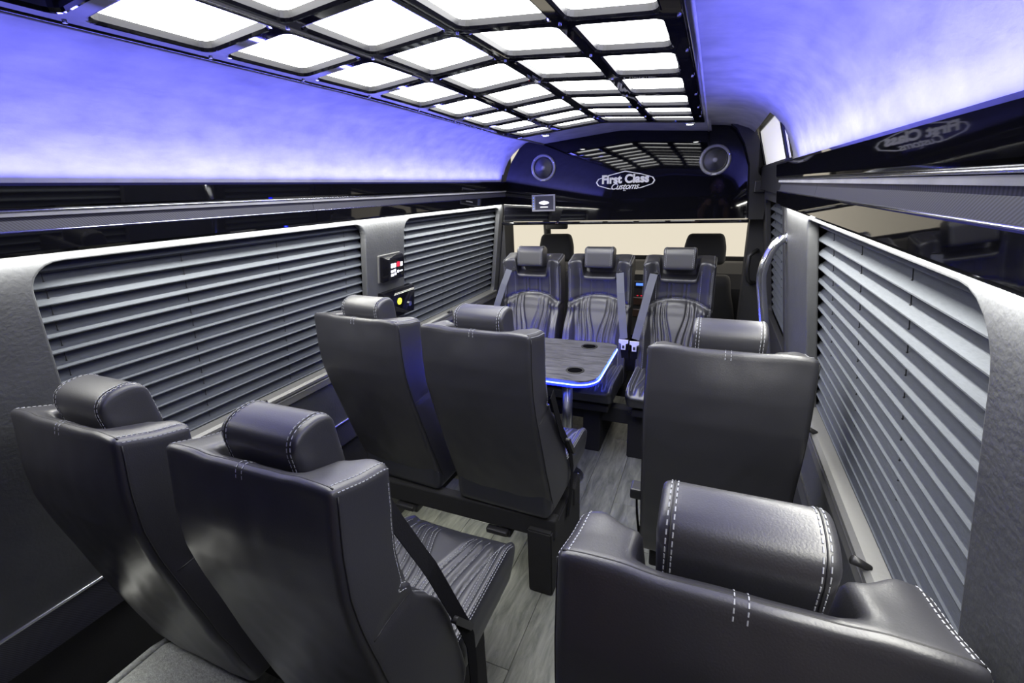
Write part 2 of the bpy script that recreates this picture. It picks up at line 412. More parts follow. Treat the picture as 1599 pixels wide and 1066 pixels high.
# ------------------------------------------------------------------ pleated blinds
def blind(sg,y0,y1,z0,z1,label,cords,x_in=.040,pitch=.0402,cut=None):
    F=wall_frame(sg,-x_in)
    base=F@Vector(((y0+y1)/2,vz(z0),0))
    t=thing('pleated_blind',label,'blind',base,0,None)
    L=Matrix.Translation(-base)@F
    n=int(round((vz(z1)-vz(z0))/pitch)); pitch=(vz(z1)-vz(z0))/n; A=.0145
    vs=[L@Vector(p) for p in [(y0,0,-A),(y0,pitch*.34,A),(y0,pitch*.40,A),(y0,pitch,-A),(y1,0,-A),(y1,pitch*.34,A),(y1,pitch*.40,A),(y1,pitch,-A)]]
    me=bpy.data.meshes.new('pleat'); me.from_pydata([tuple(v) for v in vs],[],[(0,4,5,1),(1,5,6,2),(2,6,7,3)]); me.materials.append(M['pleat'])
    vd=(L.to_3x3()@Vector((0,1,0)))
    for k in range(n):
        o=link('pleat',me,None,t); v=vz(z0)+k*pitch
        o.location = vd*v
    for cy in cords:
        bm=bmesh.new()
        for k in range(n):
            v=vz(z0)+k*pitch
            tube(bm,[L@Vector((cy,v+pitch*.655,.002)),L@Vector((cy,v+pitch*(1.19 if k<n-1 else .98),.002))],.0009,6)
            tube(bm,[L@Vector((cy,v+pitch*.64,.0028)),L@Vector((cy,v+pitch*.68,.0018))],.0020,6)
        obj('cord',bm,M['cord'],t)
    bm=bmesh.new(); box(bm,y0,y1,vz(z0)-.02,vz(z0)+.002,-.012,.006); bm.transform(L); bmesh.ops.recalc_face_normals(bm,faces=bm.faces[:]); obj('bottom_rail',bm,M['satin'],t)
    return t
blind(-1,.478,1.60,-.69,-.07,'grey pleated blind in the long left rear window beside the rear seats',[.535,.845,1.17,1.50])
blind(-1,1.845,2.972,-.69,-.07,'grey pleated blind in the left front window beside the table',[1.93,2.3,2.75])
blind(1,.525,1.562,-.69,-.07,'grey pleated blind in the large right window, nearest the camera',[.60,.88,1.16,1.42],pitch=.0402)
blind(1,2.10,2.86,-.69,-.085,'small grey pleated blind in the sliding door behind the chrome handle',[2.17,2.5,2.75],x_in=.037)

# sliding door inner panel
F=wall_frame(1,-.012)
struct(curve_panel('door_1',[(2.06,vz(-1.3)),(3.04,vz(-1.3)),(3.04,vz(.07)),(2.06,vz(.07))],[rrect(2.12,2.84,vz(-.70),vz(-.10),.04)],.018,.004,M['dark'],F))
bm=bmesh.new(); prism(bm,[(2.0,E+.055),(3.0,E+.06),(3.0,E-.045),(2.0,E-.055)],'x',.765,.80); struct(obj('door_1_top_trim',bm,M['satin']))
# pillar return at the end of the right wall
bm=bmesh.new(); prism(bm,[(wx(-.07)-.002,E-.085),(wx(-.07)+.06,E-.085),(wx(-1.4)+.06,E-1.4),(wx(-1.4)-.002,E-1.4)],'y',2.018,2.045); struct(obj('trim_pillar_end',bm,M['wall']))
# upper door window with white shade
t=thing('roof_window','small upper window with white shade above the sliding door','window',(.79,2.55,E+.15)); iv=Matrix.Translation((-.79,-2.55,-E-.15))
def leanrect(y0,y1,z0,z1,m,nm,d,r=.03,hole=None):
    x0,x1=.800,.752; zb,zt=.075,.245
    vd=Vector((x1-x0,0,zt-zb)); sl=vd.length/(zt-zb); vd.normalize(); n=Vector((-vd.z,0,vd.x))
    o=Vector((x0,0,E+zb))+n*d
    F=Matrix(((0,vd.x,n.x,o.x),(1,vd.y,n.y,o.y),(0,vd.z,n.z,o.z),(0,0,0,1)))
    f=lambda z:(z-zb)*sl
    return curve_panel(nm,rrect(y0,y1,f(z0),f(z1),(.004,.02,.035,.004)),[rrect(*q[:2],f(q[2]),f(q[3]),q[4]) for q in (hole or [])],.006,.001,m,iv@F,t)
leanrect(2.10,3.05,.045,.262,M['satin'],'frame',.012,hole=[(2.14,3.02,.062,.246,(.004,.02,.04,.004))])
leanrect(2.12,3.04,.05,.256,M['shade'],'shade',.004)
# chrome grab handle
t=thing('grab_handle','bent chrome grab handle fixed to the right pillar at the sliding door','handle',(.807,1.98,E-.21)); o0=Vector((.807,1.98,E-.21))
pts=[(.812,1.985,-.205),(.790,1.982,-.212),(.772,1.98,-.230),(.758,1.98,-.258),(.744,1.98,-.305),(.7385,1.98,-.345),(.742,1.98,-.385),(.756,1.98,-.46),(.768,1.98,-.53),(.79,1.98,-.66),(.80,1.98,-.72),(.812,1.985,-.75)]
bm=bmesh.new(); tube(bm,[Vector((a,b_,E+c))-o0 for a,b_,c in pts],.0175,16); obj('rail',bm,M['chrome'],t,True)
for z,x in ((-.205,.812),(-.75,.866)):
    bm=bmesh.new(); lathe(bm,[(.024,0),(.024,.006),(.017,.012)],20,Matrix.Translation(Vector((x,1.985,E+z))-o0)@Matrix.Rotation(-math.pi/2,4,'Y')); obj('flange',bm,M['chrome'],t,True)

# ------------------------------------------------------------------ lit ceiling panel
ROWS=[.27,.53,.78,1.03,1.29,1.56,1.82,2.07,2.31,2.52]
COLS=[-.467,-.236,0,.236,.467]
t=thing('ceiling_light_panel','long gloss black ceiling light panel with a grid of bright white panes','ceiling light',(0,1.4,E+.33))
iv=Vector((0,1.4,E+.33))
bars=[bmesh.new()]
bm=bars[0]
for r in range(len(ROWS)-1):
    for c in range(4):
        ya,yb=ROWS[r],ROWS[r+1]; xa,xb=COLS[c],COLS[c+1]
        exl=.015+(.012 if c==0 else 0); exr=.015+(.022 if c==3 else 0)
        ia,ib=xa+exl,xb-exr; ja,jb=ya+.015,yb-.015
        rad=.020; n=4
        loops=[]
        corner=[]
        for inset,h in ((0,0),(.0,.0),(.004,.003),(.006,.02)):
            pass
        def rr(ins): return rrect(ia+ins,ib-ins,ja+ins,jb-ins,rad,n)
        base=rr(0); out=[]
        # add straight subdivisions
        def subdiv(pl,k=4):
            res=[]
            m_=len(pl)
            for i in range(m_):
                a,b_=pl[i],pl[(i+1)%m_]; res.append(a)
                if math.hypot(b_[0]-a[0],b_[1]-a[1])>.05:
                    for q in range(1,k): res.append((a[0]+(b_[0]-a[0])*q/k,a[1]+(b_[1]-a[1])*q/k))
            return res
        L0=subdiv(rr(0)); L1=subdiv(rr(.0035)); L2=subdiv(rr(.005)); Lm=subdiv(rr(-.003))
        # outer loop : snap to cell rectangle
        arc=[]
        cxm,cym=(ia+ib)/2,(ja+jb)/2
        for (px,py) in L0:
            inx = ia+rad<px<ib-rad; iny = ja+rad<py<jb-rad
            if iny or (not inx and min(abs(px-ia),abs(px-ib))<1e-6): arc.append((xa if px<cxm else xb,py))
            elif inx or min(abs(py-ja),abs(py-jb))<1e-6: arc.append((px,ya if py<cym else yb))
            else:
                cx_=ia+rad if px<cxm else ib-rad; cy_=ja+rad if py<cym else jb-rad
                ang=math.atan2(abs(py-cy_),abs(px-cx_))
                X_=xa if px<cxm else xb; Y_=ya if py<cym else yb
                if abs(ang-math.pi/4)<1e-3: arc.append((X_,Y_))
                elif ang<math.pi/4: arc.append((X_,cy_+(Y_-cy_)*ang/(math.pi/4)))
                else: arc.append((cx_+(X_-cx_)*(math.pi/2-ang)/(math.pi/4),Y_))
        rings=[]
        for pl,h in ((arc,-.0012),(Lm,-.0012),(L0,-.0008),(L1,.004),(L2,.024)):
            rings.append([bm.verts.new(Vector((p[0],p[1],arch(*p)+h))-iv) for p in pl])
        for ri,(A,B) in enumerate(zip(rings,rings[1:])):
            k=len(A)
            for i in range(k):
                try: f_=bm.faces.new((A[i],A[(i+1)%k],B[(i+1)%k],B[i])); f_.material_index=1 if ri==3 else 0
                except ValueError: pass
        # the pane
        d=bmesh.new(); nx=6
        g=[[d.verts.new(Vector((x,y,arch(x,y)+.016))-iv) for x in [ia-.002+(ib-ia+.004)*i/nx for i in range(nx+1)]] for y in (ja-.002,(ja+jb)/2,jb+.002)]
        for j in range(2):
            for i in range(nx): d.faces.new((g[j][i],g[j+1][i],g[j+1][i+1],g[j][i+1]))
        obj('pane',d,M['unlit'] if r==0 else M['lit'],t,True)
bmesh.ops.recalc_face_normals(bm,faces=bm.faces[:])
for f in bm.faces:
    pass
fr_=obj('frame',bm,M['gloss'],t,False); fr_.data.materials.append(M['satin'])
# outer rim
bm=bmesh.new()
for x in (-.470,.470):
    tube(bm,[Vector((x,y,arch(x,y)+.001))-iv for y in (.27,.8,1.2,1.5,1.8,2.1,2.52)],.005,8)
for y in (.268,2.523):
    tube(bm,[Vector((x,y,arch(x,y)+.001))-iv for x in [-.47+.94*i/16 for i in range(17)]],.005,8)
obj('rim',bm,M['gloss'],t,True)
bm=bmesh.new()
for x in COLS:
    for y in ROWS[1:-1]:
        xx=x*.985; lathe(bm,[(.0035,-.0048),(.0035,.002)],8,Matrix.Translation(Vector((xx,y,arch(xx,y)+.001))-iv))
obj('screws',bm,M['steel'],t)['kind']='stuff'
# spot lights
for i,(x,y) in enumerate(((-.335,2.60),(.405,2.60),(-.335,.10),(.405,.12))):
    z=arch(x,y); lab=['small round white downlight at the front left of the ceiling panel','small round white downlight at the front right of the ceiling panel','small round white downlight behind the left end of the ceiling panel','small round white downlight behind the right end of the ceiling panel'][i]
    s=thing('downlight',lab,'downlight',(x,y,z),0,'ceiling downlights')
    bm=bmesh.new(); lathe(bm,[(.026,.004),(.026,-.003),(.020,-.005),(.018,.002)],24); obj('bezel',bm,M['chrome'],s,True)
    bm=bmesh.new(); lathe(bm,[(.0175,.0),(.0175,-.0035),(.012,-.0055)],20); obj('lens',bm,M['spot'],s,True)
    l=bpy.data.lights.new('downlight_lamp','SPOT'); l.energy=SPOT_W*(1 if i<2 else .35); l.spot_size=2.2; l.spot_blend=.6; l.shadow_soft_size=.015; l.color=(1,.98,.93)
    lo=bpy.data.objects.new('downlight_lamp',l); C.objects.link(lo); lo.location=(x,y,z-.012)

# ------------------------------------------------------------------ seats
SW=.190            # half width
ZT=E-.385          # rear top edge of a backrest
TB=.0              # y of the rear top edge in seat space
# rear profile : depth forward of the top edge against distance below it
REAR=[(0,.002),(.05,-.004),(.12,-.012),(.2,-.012),(.28,.0),(.38,.022),(.53,.052),(.64,.078),(.78,.115)]
DEP =[(0,.105),(.1,.112),(.25,.105),(.33,.100),(.40,.115),(.5,.13),(.64,.13),(.78,.12)]
HB=.37             # half height of the backrest
def center_lines(x,d):
    """groove depth on the lower front panel; hourglass of flutes. d = distance below the top"""
    u=(d-.30)/.42
    ctr=.058-.040*sstep(.0,.45,u)+.014*sstep(.6,1,u)
    g=0
    for k,off in enumerate((0,.026,.062,.098)):
        xl=ctr*(1-.12*k)+off+ (.010*math.sin(u*3.1) if k else 0)
        g+=math.exp(-((abs(x)-xl)/.0055)**2)*(.009 if k<2 else .007)
    return g
def back_warp(x,y,z):
    d=HB-z                               # below top
    f=(y+.05)/.10                        # 0 rear .. 1 front
    dep=interp(DEP,d)
    yy=interp(REAR,d)+f*dep
    yy+=.0028*noise.noise(Vector((x*9,z*7,1.3)))*(1-f)+.0015*noise.noise(Vector((x*22,z*16,4)))*(1-f)
    yy-= (1-f)*.008*(1-(x/SW)**2)*sstep(0,.1,d)*sstep(.78,.7,d)
    fw_=sstep(.55,1,f)
    # front face
    ax=abs(x)
    if fw_>0:
        low=sstep(.265+.04*(1-(x/.16)**2)*-1+.03,.335+.0,d+.0)
        wing=sstep(.120,.165,ax)*sstep(.36,.28,d)
        yy+=fw_*(.022*wing)
        recess=(1-sstep(.10,.135,ax))*sstep(.05,.12,d)*sstep(.33,.27,d)
        yy-=fw_*.012*recess
        seam_d=.285-.045*(1-(min(ax,.17)/.17)**2)
        yy-=fw_*.012*math.exp(-((d-seam_d)/.008)**2)
        if d>seam_d:
            k=sstep(seam_d,seam_d+.03,d)*sstep(.75,.70,d)
            yy+=fw_*k*(.024+.018*sstep(.10,.15,ax)*sstep(.175,.15,ax)-1.3*center_lines(x,d))
        else:
            for xl in (.030,.052):
                yy-=fw_*.005*math.exp(-((ax-xl)/.005)**2)*sstep(.12,.15,d)
    # side bolster of the lower part bulges forward beyond the wing
    yy+=fw_*.050*sstep(.30,.44,d)*sstep(.10,.19,ax)
    # waist line on the flank
    xs=x*(1-.018*math.exp(-((d-.315)/.012)**2)*sstep(.25,.6,f))
    xs*=1-.03*sstep(.25,.0,d)*0
    xs*=1+.03*sstep(.3,.5,d)*f
    # top: slopes down to the front, with the pocket for the headrest
    w_=sstep(.14,.0,d)
    zz0=.012*max(0,(ax-.145)/.045)**2*sstep(.1,0,d)
    zz=z-.030*f*sstep(.25,0,d)-zz0*(.4+.6*f)
    sag=(1-sstep(.075,.125,ax))
    pk=(1-sstep(.094,.108,ax))
    zz-=w_*(.003*sag+ .012*sag*sstep(.15,.35,f)+ .080*pk*sstep(.30,.40,f))
    return Vector((xs,yy,zz))
bv,bf=rbox(SW,.05,HB,.012,64,14,74,back_warp)
def back_pt(x,f,d):
    return back_warp(x,f*.10-.05,HB-d)
def back_nrm(x,f,d,face):
    e=.004
    if face=='f': a=back_pt(x+e,f,d)-back_pt(x-e,f,d); b_=back_pt(x,f,d+e)-back_pt(x,f,d-e); n=a.cross(b_); n= n if n.y>0 else -n
    elif face=='t': a=back_pt(x+e,f,d)-back_pt(x-e,f,d); b_=back_pt(x,f+.04,d)-back_pt(x,f-.04,d); n=a.cross(b_); n=n if n.z>0 else -n
    else: n=Vector((1 if x>0 else -1,0,0))
    return n.normalized()
def seam_path(fn,n=400): return [fn(i/n) for i in range(n+1)]
def head_warp(x,y,z):
    # loaf : domed top, slight lean forward, fuller at the front
    f=(y+.058)/.116
    zz=z-.010*f*sstep(0,.06,z+.02)
    yy=y+ -.010*(z/.065)
    return Vector((x,yy,zz))
HX,HY,HZ=.085,.047,.062
hv,hf=rbox(HX,HY,HZ,.013,14,12,8,None,4)
def loaf(vs):
    out=[]
    for (x,y,z) in vs:
        # round the top over the y direction: arch
        t_=z/HZ
        if t_>-.3:
            k=(t_+.3)/1.3
            lim=math.sqrt(max(0,1-(abs(y)/ (HY*1.02))**2.6))
            zn=-.3*HZ+ (1.3*HZ)*k*(.50+.50*lim)
        else: zn=z
        out.append((x*(1+.02*k if t_>-.3 else 1),y,zn))
    return out
hv=loaf(hv)
def cush_warp(x,y,z):
    # y -.25 back .. .25 front ; z +-.06
    ax=abs(x); top=sstep(0,.05,z)
    zz=z; u=(y+.25)/.5
    zz+=.020*u - .03*sstep(.85,1,u)*top
    cl=.050-.036*sstep(.0,.45,u)+ .050*sstep(.5,.95,u)
    g=0
    for k,off in enumerate((0,.022,.055,.098)):
        xl=min(cl*(1-.1*k)+off+.010*math.sin(u*3.1)*(k>0),.150)
        g+=math.exp(-((ax-xl)/.0055)**2)*(.011 if k<2 else .014)
    g+=math.exp(-((ax-.155)/.007)**2)*.012
    zz-=top*g*sstep(0,.06,u)*sstep(.99,.9,u)
    zz+=top*(.014*sstep(.155,.175,ax)-.006*(1-ax/.19))
    yy=y-.05*sstep(.05,-.06,z)*u+ .0
    xs=x*(1+.02*(1-abs(z)/.06))
    return Vector((xs,yy,zz))
cv,cf=rbox(SW-.003,.25,.062,.024,60,30,8,cush_warp)
def mesh_of(name,vs,fs,m,sm=True):
    me=bpy.data.meshes.new(name); me.from_pydata([tuple(v) for v in vs],[],fs); me.update(); smooth(me,sm); me.materials.append(m); return me
ME={}
ME['backrest']=mesh_of('backrest',bv,bf,M['leather'])
ME['headrest']=mesh_of('headrest',hv,hf,M['leather'])
ME['cushion']=mesh_of('cushion',cv,cf,M['leather_in'])
def done(bm,name,m,sm=False):
    me=bpy.data.meshes.new(name); bm.to_mesh(me); bm.free(); me.materials.append(m); smooth(me,sm); return me
# back stitching
from mathutils.bvhtree import BVHTree
bvb=BVHTree.FromPolygons([Vector(v) for v in bv],bf)
bm=bmesh.new()
for s in (-1,1):
    # over the shoulder: one row on the top, one on the flank, then both down the wing's front edge
    y0_,y1_=REAR[0][1]+.010,REAR[0][1]+.128
    P=[];N=[]
    for i in range(200):
        h=bvb.ray_cast(Vector((s*(SW-.013),y0_+(y1_-y0_)*i/199,HB+.2)),Vector((0,0,-1)))
        if h[0]: P.append(h[0]+h[1]*.0004); N.append(h[1])
    dashes(bm,P,lambda i:N[i])
    P2=[];N2=[]
    for q in P:
        h=bvb.ray_cast(Vector((s*.4,q.y,q.z-.009)),Vector((-s,0,0)))
        if h[0]: P2.append(h[0]+h[1]*.0004); N2.append(h[1])
    dashes(bm,P2,lambda i:N2[i])
    for mode in (0,1):
        P=[];N=[]
        for i in range(500):
            d=.035+.27*i/499
            yf_b=back_pt(s*(SW-.012),1,d).y; z_=back_pt(s*(SW-.012),1,d).z
            if mode: h=bvb.ray_cast(Vector((s*.4,yf_b-.012,z_)),Vector((-s,0,0)))
            else: h=bvb.ray_cast(Vector((s*(SW-.012),.5,z_)),Vector((0,-1,0)))
            if h[0]: P.append(h[0]+h[1]*.0004); N.append(h[1])
        dashes(bm,P,lambda i:N[i])
    for xq in (s*(SW-.018),s*.118):
        P=seam_path(lambda t_:back_pt(xq,1,.05+t_*.21)+Vector((0,.0004,0)),500); dashes(bm,P,lambda i:Vector((0,1,0)),L=.008)
    for xq in (.030,.052):
        P=seam_path(lambda t_:back_pt(s*xq,1,.14+t_*.10)+Vector((0,.0004,0)),300); dashes(bm,P,lambda i:Vector((0,1,0)),L=.008)
    for off in (-.006,.006):
        P=seam_path(lambda t_:back_pt(s*.17*t_,1,.285-.045*(1-t_**2)+off)+Vector((0,.0004,0)),400); dashes(bm,P,lambda i:Vector((0,1,0)),L=.008)
    for k,off in enumerate((0,.062,.118)):
        def ln(t_):
            d=.31+t_*.36; u=(d-.30)/.42
            ctr=.058-.040*sstep(0,.45,u)+.014*sstep(.6,1,u)
            return back_pt(s*min(ctr*(1-.12*k)+off+(.010*math.sin(u*3.1) if k else 0)+.007,.17),1,d)+Vector((0,.0006,0))
        dashes(bm,seam_path(ln,600),lambda i:Vector((0,1,0)),L=.008)
    # centre of the rear rim
    P=[]
    for i in range(160):
        h=bvb.ray_cast(Vector((s*.0065,REAR[0][1]-.004+.036*i/159,HB+.2)),Vector((0,0,-1)))
        if h[0] and h[0].z>HB-.04: P.append(h[0]+Vector((0,0,.0006)))
    if P: dashes(bm,P,lambda i:Vector((0,-.3,1)).normalized(),L=.005,gap=.0028)
ME['stitch_b']=done(bm,'stitching',M['stitch'])
# dark rear seam round the back cover
bm=bmesh.new()
L=[back_pt(-SW+.012,0.03,.010+.70*(1-i/40)) for i in range(41)]+[back_pt(-SW+.012+(2*SW-.024)*i/30,.07,.004) for i in range(1,30)]+[back_pt(SW-.012,.03,.010+.70*i/40) for i in range(41)]
L2=[]
for p in L: L2.append(p+Vector((0,-.0005,0)))
for s in (-1,1): tube(bm,[back_pt(s*SW,.10,.012+.68*i/40)+Vector((s*.0002,0,0)) for i in range(41)],.0014,6)
tube(bm,[back_pt(-SW+.006+(2*SW-.012)*i/40,.09,.0015) for i in range(41)],.0015,6)
for s in (-1,1):   # joint where the wing ends
    tube(bm,[back_pt(s*SW*.999,f_,.318+.0*f_) for f_ in (.2,.35,.5,.65,.8,.9)],.0013,6)
ME['piping']=done(bm,'piping',M['piping'],True)
# headrest stitching : rings at both ends
bm=bmesh.new()
def loaf_section(xq,k=260):
    P=[]
    for i in range(k+1):
        a=math.pi*(-.10+1.20*i/k); y=-HY*math.cos(a); s_=math.sin(a)
        yy=max(-HY,min(HY,1.08*y)); zz=-.3*HZ+1.3*HZ*(.5+.5*math.sqrt(max(0,1-(abs(yy)/(HY*1.02))**2.6)))
        if i==0 or 1: P.append(Vector((xq,yy,zz)))
    return P
def ray_section(xq):
    # sample the loaf surface by walking its profile: vertical front/back then dome
    P=[]
    for i in range(60): P.append(Vector((xq,-HY,-HZ*.6+(.1*HZ+.32*HZ*1)*i/60)))
    return P
from mathutils.bvhtree import BVHTree
bvh=BVHTree.FromPolygons([Vector(v) for v in hv],hf)
def ring_on_head(xq,k=300,a0=-.25,a1=1.25):
    P=[];N=[]
    for i in range(k+1):
        a=math.pi*(a0+(a1-a0)*i/k); dr=Vector((0,-math.cos(a),math.sin(a)))
        h=bvh.ray_cast(Vector((xq,0,0))+dr*.3,-dr)
        if h[0] is not None: P.append(h[0]+h[1]*.0004); N.append(h[1])
    return P,N
for s in (-1,1):
    for xq in (.0690,.0760):
        P,N=ring_on_head(s*xq); dashes(bm,P,lambda i:N[min(i,len(N)-1)],L=.0058,gap=.003)
ME['stitch_h']=done(bm,'stitching',M['stitch'])
bm=bmesh.new()
for s in (-1,1):
    P,N=ring_on_head(s*.0725,80); tube(bm,P,.0009,6)
ME['piping_h']=done(bm,'piping',M['piping'],True)
bm=bmesh.new()
bvc=BVHTree.FromPolygons([Vector(v) for v in cv],cf)
def on_cush(x,y):
    h=bvc.ray_cast(Vector((x,y,.3)),Vector((0,0,-1))); return (h[0]+Vector((0,0,.0006))) if h[0] else None
for s in (-1,1):
    for k,off in enumerate((0,.022,.055,.098)):
        for dd in ((.006,) if k else (-.005,.006)):
            P=[]
            for i in range(420):
                u=.04+.90*i/420; cl=.050-.036*sstep(0,.45,u)+.050*sstep(.5,.95,u)
                xl=min(cl*(1-.1*k)+off+.010*math.sin(u*3.1)*(k>0),.150)
                q=on_cush(s*(xl+dd),-.25+.5*u)
                if q: P.append(q)
            dashes(bm,P,lambda i:Vector((0,0,1)))
    for xl in (.148,.163,.181,.185):
        P=[q for q in (on_cush(s*xl,-.24+.46*i/400) for i in range(401)) if q]; dashes(bm,P,lambda i:Vector((s*.4 if xl>.18 else 0,0,1)).normalized())
ME['stitch_c']=done(bm,'stitching',M['stitch'])
# belt slot on the shoulder
bm=bmesh.new()
tube(bm,[Vector((.022*math.cos(a),.004*0,.009*math.sin(a))) for a in [2*math.pi*i/20 for i in range(20)]],.003,6,closed=True)
box(bm,-.016,.016,-.002,.002,-.0025,.0025)
ME['slot']=done(bm,'belt_guide',M['plastic'],True)

ZB=ZT-HB           # centre height of the backrest mesh
def seat(x,y,rz,label,belt=None,slot=0,lean=0,group='leather coach seats'):
    t=thing('coach_seat',label,'seat',(x,y,0),rz,group)
    b_=link('backrest',ME['backrest'],None,t); b_.location=(0,0,ZB); b_.rotation_euler=(lean,0,0)
    if lean:
        # pivot about the top edge
        b_.location=Vector((0,0,ZT))-Matrix.Rotation(lean,3,'X')@Vector((0,0,HB))
    stuff(link('stitching',ME['stitch_b'],None,b_)); stuff(link('piping',ME['piping'],None,b_))
    h=link('headrest',ME['headrest'],None,t); h.location=(0,.087,ZT-.013); h.rotation_euler=(math.radians(8),0,0)
    stuff(link('stitching',ME['stitch_h'],None,h)); stuff(link('piping',ME['piping_h'],None,h))
    c=link('cushion',ME['cushion'],None,t); c.location=(0,.385,E-1.065)
    stuff(link('stitching',ME['stitch_c'],None,c))
    bm=bevelled(-SW+.03,SW-.03,.16,.56,E-1.165,E-1.128,.006); obj('seat_frame',bm,M['carpet'],t)
    if slot:
        p=back_pt(slot*.128,1,.075); s_=link('belt_guide',ME['slot'],None,b_); s_.location=p+Vector((0,.001,0))
    return t
RL1=seat(-.575,.375,0,'coach seat in the rear row beside the left wall, partly behind its neighbour')
RL2=seat(-.098,.395,0,'coach seat in the rear row left of the aisle, its ribbed cushion showing')
RR =seat(.608,.395,0,'coach seat of the rear row right of the aisle, closest to the camera')
ML1=seat(-.55,1.165,math.radians(-3),'coach seat in the middle row beside the left wall blind',lean=math.radians(5))
ML2=seat(-.085,1.145,math.radians(-2),'coach seat in the middle row left of the aisle, back towards us',lean=math.radians(5))
MR =seat(.612,1.155,0,'coach seat of the middle row right of the aisle, in front of the grab handle')
FY=2.80
F1=seat(-.475,FY,math.pi,'rear facing coach seat at the front, leftmost of the three by the table',slot=1)
F2=seat(-.045,FY,math.pi,'rear facing coach seat at the front, middle of the three',slot=-1)
F3=seat(.400,FY,math.pi,'rear facing coach seat at the front, rightmost of the three',slot=1)

def ribbon(pts,parent,m,hw=.021,name='seat_belt',fd=(1,0,0)):
    inv=parent.matrix_world.inverted() if parent else Matrix()
    loc=parent.location; R_=Matrix.Rotation(-parent.rotation_euler.z,4,'Z')
    P=[R_@(Vector(p)-loc) for p in pts]; f=R_@Vector(fd)
    # densify
    Q=[]
    for a,b_ in zip(P,P[1:]):
        for k in range(4): Q.append(a.lerp(b_,k/4))
    Q.append(P[-1])
    bm=bmesh.new(); tube(bm,Q,0,flat=(hw,.0011),flatdir=f); return obj(name,bm,m,parent)
# belts of the three front seats, from shoulder slot to buckle
def front_belt(st,p0,p1,m=M['belt']):
    q=[Vector(p0),Vector(p0).lerp(Vector(p1),.3)+Vector((0,-.012,0)),Vector(p0).lerp(Vector(p1),.7)+Vector((0,-.010,0)),Vector(p1)]
    o=ribbon(q,st,m); return o
yf=FY-.150
def tongue(st,p,parent):
    t0=Vector(p)-st.location; t0=Matrix.Rotation(-st.rotation_euler.z,3,'Z')@t0
    bm=bmesh.new(); pl=[(-.026,.012),(.026,.012),(.026,-.006),(.013,-.012),(.012,-.046),(-.012,-.046),(-.013,-.012),(-.026,-.006)]
    prism(bm,pl,'y',-.004,.004); 
    o=obj('tongue',bm,M['tongue'],parent); o.location=t0+Vector((0,.006,0))
    bm=bmesh.new(); prism(bm,[(-.006,-.020),(.006,-.020),(.006,-.038),(-.006,-.038)],'y',-.0055,.0055); o2=obj('tongue_slot',bm,M['plastic'],parent); o2.location=o.location
front_belt(F1,(-.605,yf-.005,E-.475),(-.685,yf-.10,E-.76))
f2=front_belt(F2,(.085,yf-.005,E-.475),(.141,yf-.13,E-.825)); tongue(F2,(.143,yf-.14,E-.84),f2)
f3=front_belt(F3,(.272,yf-.005,E-.475),(.206,yf-.13,E-.825)); tongue(F3,(.203,yf-.14,E-.845),f3)
ribbon([(.143,yf-.128,E-.87),(.15,yf-.11,E-.95),(.155,yf-.08,E-1.04)],F2,M['belt_black'])
ribbon([(.203,yf-.128,E-.87),(.195,yf-.11,E-.95),(.19,yf-.08,E-1.04)],F3,M['belt_black'])
# lap/shoulder belt of the near left seat
def side_belt(st,dx,pts,clip):
    o=ribbon([(st.location.x+(p[2] if len(p)>2 else dx),p[0],E+p[1]) for p in pts],st,M['belt_black'],.018,fd=(0,.9,-.5))
    bm=bmesh.new(); prism(bm,rrect(-.008,.008,-.055,.055,.007,4),'x',-.007,.007)
    c=obj('belt_loop',bm,M['plastic'],o); c.location=(dx+.002,clip[0]-st.location.y,E+clip[1]); c.rotation_euler=(math.radians(35),0,0)
side_belt(RL2,.208,[(.510,-.47,.160),(.535,-.56,.178),(.585,-.70,.200),(.667,-.93),(.688,-1.0),(.69,-1.10),(.68,-1.22)],(.660,-.915))
side_belt(ML2,.212,[(1.265,-.62),(1.36,-.80),(1.47,-.94),(1.50,-1.04),(1.48,-1.14),(1.44,-1.22)],(1.44,-.90))
# buckle stalks visible by the middle right seat
t=thing('belt_buckle','blue and black belt buckle at the aisle side of the right middle seat','buckle',(.385,1.42,E-1.02))
obj('buckle',bevelled(-.02,.02,-.03,.03,-.02,.02,.006),M['plastic'],t)
bm=bmesh.new(); tube(bm,[(0,0,-.02),(.004,-.005,-.08),(.012,.0,-.16),(.03,.02,-.22)],0,flat=(.015,.0015),flatdir=(0,1,0)); obj('strap',bm,M['belt_black'],t)

# bench rails and pedestals
def base(name,label,x0,x1,y,pd,levers,zt=-1.085,rail_h=.085,depth=.07,face=1):
    t=thing(name,label,'seat base',((x0+x1)/2,y,0)); o=Vector(((x0+x1)/2,y,0))
    obj('rail',bevelled(x0-o.x,x1-o.x,0,depth,E+zt-rail_h,E+zt,.006),M['carpet'],t)
    obj('rail',bevelled(x0-o.x,x1-o.x,*sorted((face*.26,face*.26+depth)),E+zt-rail_h-.04,E-1.167,.006),M['carpet'],t)
    for (a,b_,ya,yb) in pd:
        bm=bmesh.new(); prism(bm,[(ya-o.y,0.0),(yb-o.y,0.0),(yb+.0-o.y,E-1.17),(ya-o.y,E-1.17)],'x',a-o.x,b_-o.x); bmesh.ops.bevel(bm,geom=bm.edges[:],offset=.005,segments=2,affect='EDGES')
        obj('pedestal',bm,M['carpet'],t)
    for (lx,ly) in levers:
        bm=bevelled(-.045,.045,-.020,.012,-.012,.012,.008,3); q=obj('lever',bm,M['plastic'],t); q.location=(lx-o.x,ly-o.y,E+zt-rail_h-.02)
        bm=bevelled(-.022,.022,-.01,.05,-.022,.014,.008,2); q2=obj('lever_housing',bm,M['plastic'],q); q2.location=(.028,.01,-.006)
    return t
